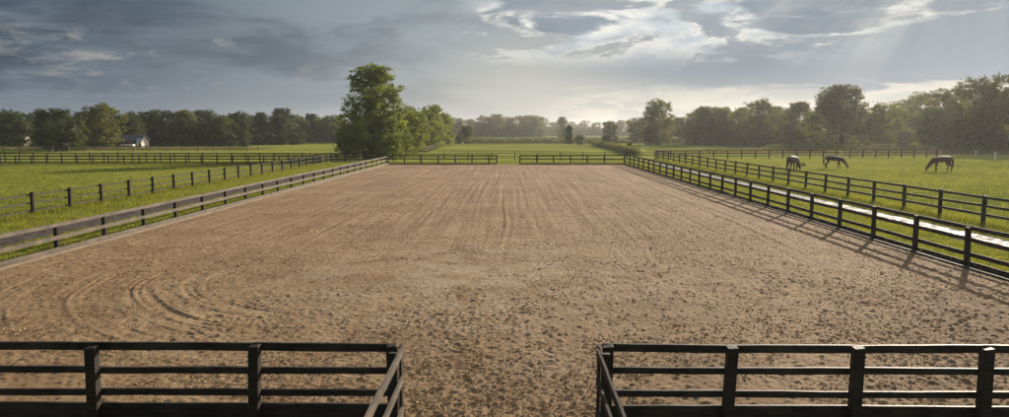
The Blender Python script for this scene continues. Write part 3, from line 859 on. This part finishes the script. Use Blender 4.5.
b = empty('barn', (X(128, 190), 190, 0), R(4)); tag(b, 'low dark boarded barn with grey roof half hidden by the left wood', 'barn')
shed(b, 8.5, 5, 2.1, 3.3, M_WALLD, M_ROOF)
opening('door', b, 1.6, 0, 1.6, 1.9, -2.5, M_GREY, M_KERB); opening('window', b, -2.0, 1.0, .9, .8, -2.5, M_GLASS, M_KERB)
b = empty('shed', (X(140, 184), 184, 0), R(-6)); tag(b, 'small white walled shed with pale metal roof beside the barn', 'shed')
shed(b, 1.3, 1.4, 1.6, 2.45, M_WHITE, M_LROOF, .12); opening('door', b, .25, 0, .5, 1.3, -.7, M_WALLD)
b = empty('cottage', (X(20, 207), 207, 0), R(8)); tag(b, 'cream cottage just showing between trees at the far left', 'house')
shed(b, 3.4, 3.6, 2.4, 3.4, M_CREAM, M_ROOF); opening('window', b, -1.1, 1.1, .7, .9, -1.8, M_GLASS, M_WHITE); opening('window', b, 1.1, 1.1, .7, .9, -1.8, M_GLASS, M_WHITE); opening('door', b, 0, 0, .9, 2.0, -1.8, M_WALLD, M_WHITE)

t = empty('covered_trailer', (X(127.2, 180), 180, 0), R(5)); tag(t, 'low white covered trailer parked in front of the barn', 'trailer')
bm = bmesh.new(); bm_box(bm, -1.5, 1.5, -.8, .8, .38, .95); bm_obj('body', bm, M_WHITE, t, bevel=.04)
bm = bmesh.new(); vs = bm_box(bm, -1.55, 1.55, -.84, .84, .952, 1.14)
for v_ in vs:
    if v_.co.z > 1.0: v_.co.x *= .94; v_.co.y *= .85
bm_obj('cover', bm, M_WHITE, t, bevel=.03)
for s in (-.35, .35):
    for yy in (-.86, .86):
        bm = bmesh.new(); bmesh.ops.create_cone(bm, cap_ends=True, segments=20, radius1=.27, radius2=.27, depth=.16, matrix=Matrix.Translation((s * 1.0, yy, .22)) @ Matrix.Rotation(math.pi/2, 4, 'X')); bm_obj('wheel', bm, M_RUBBER, t)
bm = bmesh.new(); bm_box(bm, 1.5, 2.5, -.04, .04, .40, .48); bm_obj('drawbar', bm, M_DARK, t)


# ------------------------------------------------------------------ grazing horses
def horse(name_label, x, y, rz, coat, mane_c, scale, stance=0.0, back=None):
    root = empty('horse', (x, y, -.02), rz); root.scale = (scale,) * 3
    tag(root, name_label, 'horse', 'horses grazing in the right paddock')
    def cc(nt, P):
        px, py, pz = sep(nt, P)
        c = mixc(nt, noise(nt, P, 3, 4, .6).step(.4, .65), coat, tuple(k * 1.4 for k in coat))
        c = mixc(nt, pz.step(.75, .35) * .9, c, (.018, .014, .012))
        if back: c = mixc(nt, (pz + noise(nt, P, 4, 3) * .2).step(1.36, 1.50) * .4, c, back)  # pale upper back: sun's rim light painted into the coat colour
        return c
    body_m = material('coat', cc, .6, None, 0, .15)
    nodes = {
        'pelvis': (-.55, 0, 1.24, .27, .29), 'croup': (-.80, 0, 1.22, .21, .23), 'dock': (-.95, 0, 1.24, .08, .10),
        'loin': (-.20, 0, 1.22, .28, .28), 'barrel': (.15, 0, 1.17, .29, .31), 'chest': (.50, 0, 1.19, .25, .31),
        'neck0': (.80, 0, 1.10, .15, .24), 'neck1': (1.05, 0, .86, .11, .18), 'neck2': (1.27, 0, .60, .085, .13),
        'poll': (1.40, 0, .42, .075, .10), 'face': (1.47, 0, .22, .07, .085), 'muzzle': (1.50, 0, .06, .052, .058)}
    links = [('pelvis', 'croup'), ('croup', 'dock'), ('pelvis', 'loin'), ('loin', 'barrel'), ('barrel', 'chest'), ('chest', 'neck0'), ('neck0', 'neck1'), ('neck1', 'neck2'), ('neck2', 'poll'), ('poll', 'face'), ('face', 'muzzle')]
    for s, nm in ((1, 'l'), (-1, 'r')):
        k = stance * s
        nodes.update({'sh' + nm: (.55, .13 * s, .95, .11, .14), 'el' + nm: (.50 + k * .3, .15 * s, .78, .085, .09), 'kn' + nm: (.53 + k, .15 * s, .46, .055, .06),
                      'ff' + nm: (.51 + k * 1.4, .15 * s, .16, .042, .045), 'fh' + nm: (.55 + k * 1.5, .15 * s, .035, .058, .065),
                      'hi' + nm: (-.66, .16 * s, 1.02, .15, .20), 'st' + nm: (-.55 - k * .3, .17 * s, .84, .11, .13), 'ho' + nm: (-.84 - k * .6, .16 * s, .50, .06, .065),
                      'hf' + nm: (-.80 - k, .16 * s, .17, .045, .05), 'hh' + nm: (-.74 - k, .16 * s, .035, .058, .065), 'ear' + nm: (1.34, .07 * s, .50, .035, .03), 'eat' + nm: (1.27, .09 * s, .56, .012, .012)})
        links += [('chest', 'sh' + nm), ('sh' + nm, 'el' + nm), ('el' + nm, 'kn' + nm), ('kn' + nm, 'ff' + nm), ('ff' + nm, 'fh' + nm),
                  ('pelvis', 'hi' + nm), ('hi' + nm, 'st' + nm), ('st' + nm, 'ho' + nm), ('ho' + nm, 'hf' + nm), ('hf' + nm, 'hh' + nm), ('poll', 'ear' + nm), ('ear' + nm, 'eat' + nm)]
    nodes = {k: (a[0], a[1], a[2], a[3] * 1.1, a[4] * 1.1) for k, a in nodes.items()}
    ks = list(nodes); me = bpy.data.meshes.new('body')
    me.from_pydata([nodes[k][:3] for k in ks], [(ks.index(a), ks.index(b)) for a, b in links], [])
    me.materials.append(body_m)
    o = link_mesh('body', me, None, root)
    md = o.modifiers.new('skin', 'SKIN'); md.use_smooth_shade = True
    sv = me.skin_vertices[0].data
    for i, k in enumerate(ks): sv[i].radius = nodes[k][3:5]; sv[i].use_root = (k == 'pelvis')
    ss = o.modifiers.new('sub', 'SUBSURF'); ss.levels = 1; ss.render_levels = 2
    hair = material('hair', mane_c, .6)
    q = tube([(-.95, 0, 1.27), (-1.06, 0, 1.12), (-1.10, 0, .85), (-1.07, 0, .50), (-1.06, 0, .38)], [.05, .085, .10, .07, .01], 8)
    link_mesh('tail', poly_mesh('tail', np.array([[list(v) for v in f] for f in q]), 4, hair, True), None, root)
    q = []
    for i in range(15):
        t_ = i / 14; px = .72 + .64 * t_; pz = 1.36 - .82 * t_
        q += tube([(px, 0, pz), (px - .01, .10, pz - .08), (px - .06, .14, pz - .26)], [.045, .04, .01], 5)
    link_mesh('mane', poly_mesh('mane', np.array([[list(v) for v in f] for f in q]), 4, hair, True), None, root)
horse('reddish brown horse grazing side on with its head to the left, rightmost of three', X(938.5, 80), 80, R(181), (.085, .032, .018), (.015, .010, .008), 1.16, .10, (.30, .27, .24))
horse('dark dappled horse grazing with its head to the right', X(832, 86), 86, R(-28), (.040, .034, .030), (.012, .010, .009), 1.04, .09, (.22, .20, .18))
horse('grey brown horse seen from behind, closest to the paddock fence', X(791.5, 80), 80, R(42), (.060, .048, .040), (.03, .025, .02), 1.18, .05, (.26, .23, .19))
T(X(801, 92), 92, .5, .9, 'shrub', 'small round weed clump next to the horse seen from behind', L_DULL, name='bush', cat='bush', group='bushes')

# ------------------------------------------------------------------ haze
bm = bmesh.new(); bm_box(bm, -5000, 5000, -650, 5600, -1.2, 34)
hz = bm_obj('haze', bm, None)
hm = bpy.data.materials.new('haze'); hm.use_nodes = True; nt = hm.node_tree; nt.nodes.clear()
out = nt.nodes.new('ShaderNodeOutputMaterial'); pv = nt.nodes.new('ShaderNodeVolumePrincipled')
pv.inputs['Color'].default_value = (.90, .92, .95, 1); pv.inputs['Density'].default_value = .00021; pv.inputs['Anisotropy'].default_value = .5
nt.links.new(pv.outputs[0], out.inputs['Volume']); hz.data.materials.append(hm); tag(hz, kind='stuff')
